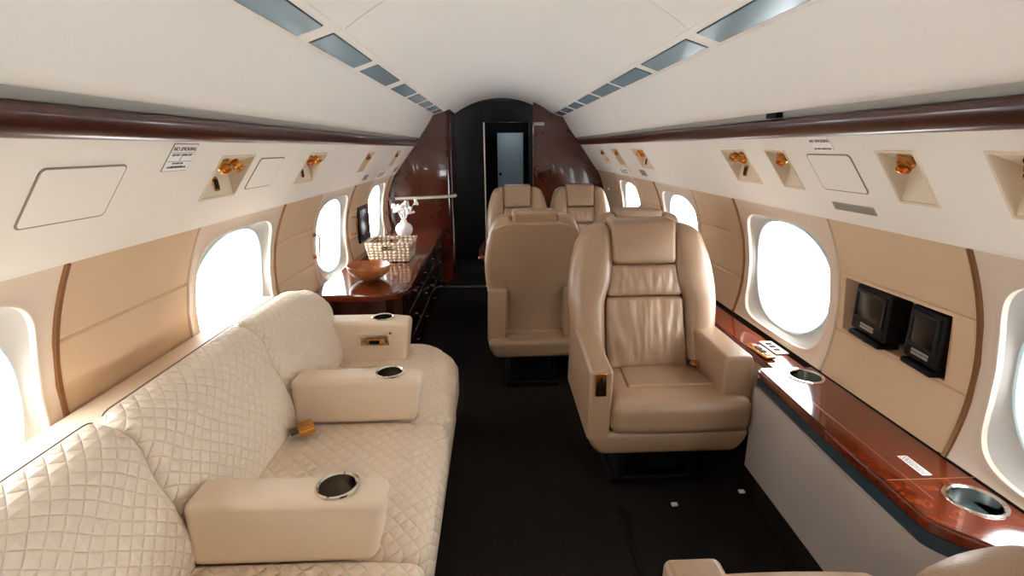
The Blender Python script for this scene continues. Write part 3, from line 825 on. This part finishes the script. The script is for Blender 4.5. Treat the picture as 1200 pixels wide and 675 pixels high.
# two small monitors in the wall recess
def monitor(y0, y1, z0, z1, x, lab):
    o = thing('seat_monitor', lab, 'monitor', (1.13, (y0+y1)/2, .742), 'small monitors in the right wall recess')
    yc = (y0+y1)/2; zc_ = (z0+z1)/2; hy, hz = (y1-y0)/2, (z1-z0)/2
    ra = -.10; cc = (x, yc)
    def tilt(p, w): return rz(p, ra, cc) if True else p
    g = G(); g.rbox((x+.03, yc, zc_), (.034, hy, hz), .008, 1, 3, tilt); g.build('body', 'black', o)
    g = G()
    w_ = .012; zb = z0+.047
    for (a, b, c, d) in ((y0+.012, y1-.012, z1-.022, z1-.010), (y0+.012, y1-.012, zb-.006, zb+.004), (y0+.012, y0+.022, zb, z1-.012), (y1-.022, y1-.012, zb, z1-.012)):
        g.rbox((x-.0055, (a+b)/2, (c+d)/2), (.0045, (b-a)/2, (d-c)/2), .003, 1, 2, tilt)
    g.build('bezel', 'metalblack', o)
    g = G(); g.rbox((x-.004, yc, (zb+z1-.012)/2), (.003, hy-.020, (z1-.014-zb)/2), .001, 1, 2, tilt); g.build('screen', 'screen', o)
    g = G()
    for i in range(6):
        for j in range(2): g.rbox((x-.0045, yc+(i-2.5)*.0115, z0+.020+j*.010), (.0025, .0046, .0036), .001, 1, 1, tilt)
    g.build('buttons', 'slot', o)
    g = G(); g.rbox((x+.02, yc, z0-.012), (.034, hy*.92, .009), .007, 1, 3, tilt); g.rbox((x+.03, yc, (z0-.02+.742)/2), (.02, .03, (z0-.02-.742)/2+.004), .003, 1, 1); g.build('base', 'black', o)
monitor(1.435, 1.610, .772, .924, 1.118, 'small black monitor in the right wall recess, nearer the window')
monitor(1.250, 1.385, .765, .922, 1.126, 'small black monitor in the right wall recess, nearer the camera')

# ------------------------------------------------------------------ conference table between the far chairs
T = thing('conference_table', 'dark wood conference table between the facing pairs of armchairs', 'table', (.45, 3.62, 0))
g = G(); g.rbox((.42, 3.62, .652), (.62, .26, .018), .016, (4, 2, 1), 4); g.build('tabletop', 'woodtop', T)
g = G(); g.rbox((.78, 3.62, .317), (.05, .20, .317), .02, 1); g.build('leg', 'woodcab', T)

# ------------------------------------------------------------------ credenza on the left with its things
D = thing('credenza', 'dark glossy wood credenza with knobs along the left wall behind the sofa', 'credenza', (-.85, 3.9, 0))
def plan(x, y0, y1, r, xw): return [(xw, y0)] + arc((x-r, y0+r), r, -PI/2, 0, 10) + [(x, y1), (xw, y1)]
g = G(); g.prism(plan(-.585, 2.70, 5.09, .17, -1.110), .563, .602); g.build('top', 'woodtop', D, bevel=.012, ang=50)
g = G(); g.prism(plan(-.615, 2.735, 5.09, .16, -.99), .05, .564); g.build('body', 'woodcab', D, ang=40)
g = G(); g.prism(plan(-.645, 2.765, 5.09, .15, -.94), 0, .051); g.build('plinth', 'black', D)
cols = [(2.95, 3.42), (3.43, 3.90), (3.91, 4.38), (4.39, 5.06)]
for i, (a, b) in enumerate(cols):
    for z0, z1 in ((.43, .55), (.25, .42), (.07, .24)):
        g = G(); g.box(-.622, -.605, a+.004, b-.004, z0, z1, .004); d = g.build('drawer', 'woodcab', D)
        g = G(); yk = (a+b)/2; g.lathe((-.605, yk, (z0+z1)/2), [(.005, 0), (.004, .004), (.007, .007), (.0075, .010), (.005, .0125), (1e-4, .013)], 14, 'x'); g.build('knob', 'chrome', d)
# bowl
o = tag(G().lathe((-.853, 3.06, .603), [(1e-4, 0), (.05, 0), (.052, .006), (.075, .014), (.105, .035), (.125, .062), (.131, .086), (.128, .090), (.123, .086), (.116, .06), (.095, .034), (.06, .018), (1e-4, .014)], 48).build('bowl', 'bowl', ang=60), 'round wooden bowl on the near end of the credenza', 'bowl')
# basket
Bk = thing('basket', 'woven wicker basket with cut-out handles on the credenza behind the bowl', 'basket', (-.83, 3.66, .603))
def bwall(p, w):
    f = (p.z - .603) / .135; c = (-.825, 3.66); p.x = c[0] + (p.x-c[0]) * (.88 + .15*f); p.y = c[1] + (p.y-c[1]) * (.88 + .15*f); return p
g = G(); g.rbox((-.825, 3.66, .672), (.155, .15, .068), .012, (10, 8, 6), 3, bwall); b = g.build('body', 'wicker', Bk)
g = G(); g.rbox((-.825, 3.66, .69), (.142, .137, .075), .008, 1, 2, bwall); cut(b, g)
for yy in (3.50, 3.82):
    g = G(); g.rbox((-.825, yy, .706), (.045, .045, .015), .006, 1, 2); cut(b, g)
g = G(); g.rbox((-.825, 3.66, .618), (.13, .125, .004), .003, 1, 1, bwall); g.build('lining', 'wicker_dark', Bk)
g = G(); rim = [bwall(Vector((-.825 + .152*cx, 3.66 + .147*cy, .739)), 0) for cx, cy in ((-1, -1), (1, -1), (1, 1), (-1, 1))]
pts = []
for i in range(4):
    for k in range(6): pts.append(rim[i].lerp(rim[(i+1) % 4], k/6))
g.tube(pts, .006, 8, closed=True); g.build('rim', 'wicker', Bk)
# vase and flowers
vx, vy = -.895, 4.58
V = tag(G().lathe((vx, vy, .603), [(1e-4, 0), (.035, 0), (.055, .018), (.072, .05), (.076, .075), (.070, .10), (.052, .122), (.032, .132), (.026, .142), (.029, .150), (.024, .150), (.021, .14), (.03, .125), (1e-4, .05)], 40).build('vase', 'porcelain'), 'round white vase on the far end of the credenza', 'vase')
Fl = thing('flower_bunch', 'spray of white dried flowers standing in the white vase', 'flowers', (vx, vy, .73))
for k in range(11):
    a = k * 2.4; sp = .03 + .065 * ((k * .618) % 1); tip = Vector((vx + sp*1.25*math.cos(a), vy + sp*math.sin(a), .83 + .085*((k*.37) % 1)))
    g = G(); b0 = Vector((vx + .006*math.cos(a), vy + .006*math.sin(a), .705)); b1 = Vector((vx + .013*math.cos(a), vy + .013*math.sin(a), .758)); md = b1.lerp(tip, .5) + Vector((0, 0, .012))
    g.tube([b0, b1, md, tip], .0022, 5)
    for j in range(7):
        c = tip + Vector((random.uniform(-.018, .018), random.uniform(-.018, .018), random.uniform(-.028, .02)))
        g.tube([md.lerp(tip, .6), c], .0015, 4); r = random.uniform(.009, .015)
        g.lathe(c, [(r*math.sin(PI*q/5)+1e-4, -r*math.cos(PI*q/5)) for q in range(6)], 7)
    g.build('flower_stem', 'flower', Fl)
# black panel and brass shade handles on the far left wall
o = thing('wall_display', 'black flat display on the left wall pad beyond the credenza bowl', 'display', wall(-1, 4.09, .80))
g = G(); g.rbox((-1.127, 4.09, .805), (.012, .165, .14), .01, 1, 3); g.build('case', 'black', o)
g = G(); g.rbox((-1.1145, 4.09, .815), (.002, .14, .10), .002, 1, 2); g.build('screen', 'screen', o)
hl = {(-1, 2.965): 'brass pull handle on the left wall pad at the sofa end window', (-1, 3.79): 'brass pull handle beside the black display on the left wall', (-1, 5.03): 'brass pull handle next to the wood cabinet on the left wall',
      (1, 4.215): 'brass pull handle on the right wall behind the far armchairs'}
for (s, y), lab in hl.items():
    o = thing('pull_handle', lab, 'handle', wall(s, y, .83, -.0), 'brass pull handles on the walls')
    g = G(); z0, z1 = .765, .895
    g.tube([wall(s, y, z0, .0), wall(s, y, z0, -.028), wall(s, y, z0+.01, -.034), wall(s, y, z1-.01, -.034), wall(s, y, z1, -.028), wall(s, y, z1, 0)], .0055, 8); g.build('bar', 'gold', o)
    g = G()
    for z in (z0, z1): 
        p = wall(s, y, z); g.rbox(p, (.005, .012, .012), .003, 1, 2)
    g.build('mount', 'gold', o)

# ------------------------------------------------------------------ forward bulkheads, vestibule
# left: bowed wood cabinet, beige rail round it
cur = [(-1.16, 5.12), (-1.0, 5.13), (-.85, 5.16), (-.70, 5.21), (-.60, 5.25), (-.54, 5.28), (-.515, 5.33), (-.51, 5.42), (-.51, 6.05)]
Lc = thing('wardrobe_cabinet', 'tall bowed glossy wood cabinet closing the left end of the cabin', 'cabinet', (-.85, 5.6, 0))
def smooth_curve(pts, n=6):
    out = []
    for i in range(len(pts)-1):
        p0, p1, p2, p3 = [Vector(pts[max(0, min(len(pts)-1, i+d))]) for d in (-1, 0, 1, 2)]
        for k in range(n):
            t = k/n; out.append(tuple(.5*((2*p1)+(-p0+p2)*t+(2*p0-5*p1+4*p2-p3)*t*t+(-p0+3*p1-3*p2+p3)*t**3)))
    return out + [pts[-1]]
cs = smooth_curve(cur)
def ceil_z(x):
    x = abs(x); pr = half
    for (x0, z0), (x1, z1) in zip(pr[2:], pr[3:]):
        if min(x0, x1) <= x <= max(x0, x1) and x0 != x1: return z0 + (z1-z0)*(x-x0)/(x1-x0)
    return 1.40
g = G(); g.grid([[(x, y, z) for z in (.91, 1.15)] + [(x, y, max(1.16, ceil_z(x)+.01 if abs(x) < .79 else (1.46 if abs(x) < .84 else 1.40 - (abs(x)-.84)*1.3)))] for x, y in cs]); g.build('upper_front', 'woodbulk', Lc, ang=60)
g = G(); g.grid([[(x, y, z) for z in (0, .45, .89)] for x, y in cs]); g.build('lower_front', 'woodbulk', Lc, ang=60)
g = G(); rows = []
for x, y in cs[4:-7]:
    i = cs.index((x, y)); t = Vector(cs[min(i+1, len(cs)-1)]) - Vector(cs[i-1]); t.normalize(); nx, ny = t.y, -t.x
    rows.append([(x+nx*d, y+ny*d, z) for d, z in ((-.005, .885), (.03, .885), (.036, .89), (.036, .908), (.03, .913), (-.005, .913))])
g.grid(rows); g.build('rail', 'rail', Lc, ang=40)
# right: flat wood bulkhead
Rb = G(); pts = [(.345, 0)] + [(.345, ceil_z(.345)+.004)] + [(x, ceil_z(x)+.004) for x in (.42, .50, .58, .66, .72, .78)] + [(.80, 1.47), (.86, 1.40), (1.04, 1.14), (1.12, 1.0), (1.14, .8), (1.12, .5), (.95, .1), (.90, 0)]
n = len(pts); Rb.add([(x, y, z) for y in (5.74, 5.80) for x, z in pts], [tuple(range(n)), tuple(range(n, 2*n))] + [(i, (i+1) % n, n+(i+1) % n, n+i) for i in range(n)])
Rb.build('wall_forward', 'woodbulk', kind='structure', ang=30)
o = thing('bulkhead_plate', 'small silver plate on the right wood bulkhead', 'plate', (.405, 5.735, 1.60))
g = G(); g.rbox((.405, 5.735, 1.61), (.055, .006, .016), .003, 1, 2); g.build('plate', 'steel', o)
g = G(); g.rbox((.405, 5.7285, 1.613), (.045, .001, .003), .0008, 1, 1); g.build('slot', 'groove', o)
# vestibule shell beyond, dark
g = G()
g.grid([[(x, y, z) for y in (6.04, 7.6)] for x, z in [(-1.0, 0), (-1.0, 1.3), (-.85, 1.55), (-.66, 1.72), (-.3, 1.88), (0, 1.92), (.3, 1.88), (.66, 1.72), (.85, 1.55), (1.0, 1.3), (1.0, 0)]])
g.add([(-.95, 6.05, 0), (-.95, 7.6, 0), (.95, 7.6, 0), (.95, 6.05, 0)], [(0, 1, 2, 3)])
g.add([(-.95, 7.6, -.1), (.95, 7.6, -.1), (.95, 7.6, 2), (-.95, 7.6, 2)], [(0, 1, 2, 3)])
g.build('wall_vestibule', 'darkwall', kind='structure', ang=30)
# partition with doorway
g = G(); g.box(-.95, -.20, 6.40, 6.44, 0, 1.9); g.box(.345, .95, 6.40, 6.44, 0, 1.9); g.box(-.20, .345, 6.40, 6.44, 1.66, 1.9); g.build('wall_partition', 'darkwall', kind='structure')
g = G(); g.box(-.205, -.188, 6.385, 6.40, 0, 1.66, .003); g.build('trim_50', 'rail', kind='structure')
# blue grey door leaf seen through the doorway
o = bpy.data.objects.new('door_1', None); C.objects.link(o); o.location = (.14, 7.2, 0); o['kind'] = 'structure'
g = G(); g.box(-.035, .315, 7.2, 7.23, .02, 1.56, .004); g.build('door_leaf', 'doorblue', o)
g = G(); g.lathe((.0, 7.2, 1.02), [(.018, 0), (.016, -.01), (.022, -.03), (.018, -.045), (1e-4, -.048)], 16, 'y'); g.build('door_knob', 'metalblack', o)
# metal sill strip across the aisle
tag(G().rbox((-.15, 5.06, .006), (.46, .014, .006), .003, 1, 2).build('floor_sill', 'steel'), 'thin steel sill strip across the dark aisle floor at the far end', 'sill')

# ------------------------------------------------------------------ light
sc = bpy.context.scene
w = bpy.data.worlds.new('World'); sc.world = w; w.use_nodes = True
bg = w.node_tree.nodes['Background']; bg.inputs[0].default_value = (.97, .985, 1, 1); bg.inputs[1].default_value = 15.5
def lamp(name, kind, loc, energy, col=(1, 1, 1), **k):
    d = bpy.data.lights.new(name, kind); d.energy = energy; d.color = col
    for a, b in k.items(): setattr(d, a, b)
    o = bpy.data.objects.new(name, d); C.objects.link(o); o.location = loc; return o
lamp('added_door_light', 'POINT', (.14, 6.85, 1.60), 2.2, (.95, .98, 1), shadow_soft_size=.06)  # added bare lamp without a fixture, brightens the blue grey door leaf

# ------------------------------------------------------------------ camera
F = 600.
p, y_, r_ = math.radians(15.34968), math.radians(1.78245), math.radians(.57)
cp, sp, cy, sy, cr, sr = math.cos(p), math.sin(p), math.cos(y_), math.sin(y_), math.cos(r_), math.sin(r_)
Z = Matrix(((cy, sy, 0), (-sy, cy, 0), (0, 0, 1)))
fwd, up, right = Z @ Vector((0, cp, -sp)), Z @ Vector((0, sp, cp)), Z @ Vector((1, 0, 0))
right, up = cr*right - sr*up, sr*right + cr*up
cam = bpy.data.cameras.new('Camera'); co = bpy.data.objects.new('Camera', cam); C.objects.link(co)
cam.sensor_width = 36; cam.lens = F / 1200 * 36; cam.clip_start = .02
co.matrix_world = Matrix(((right.x, up.x, -fwd.x, -.08), (right.y, up.y, -fwd.y, 0), (right.z, up.z, -fwd.z, 1.37), (0, 0, 0, 1)))
sc.camera = co

sc.view_settings.view_transform = 'Standard'; sc.view_settings.look = 'None'; sc.view_settings.gamma = 1; sc.view_settings.use_curve_mapping = False
sc.view_settings.exposure = 0.
sc.cycles.max_bounces = 10; sc.cycles.diffuse_bounces = 7; sc.cycles.glossy_bounces = 4; sc.cycles.transparent_max_bounces = 12
sc.cycles.caustics_reflective = False; sc.cycles.caustics_refractive = False; sc.cycles.sample_clamp_indirect = 8
sc.cycles.use_denoising = True
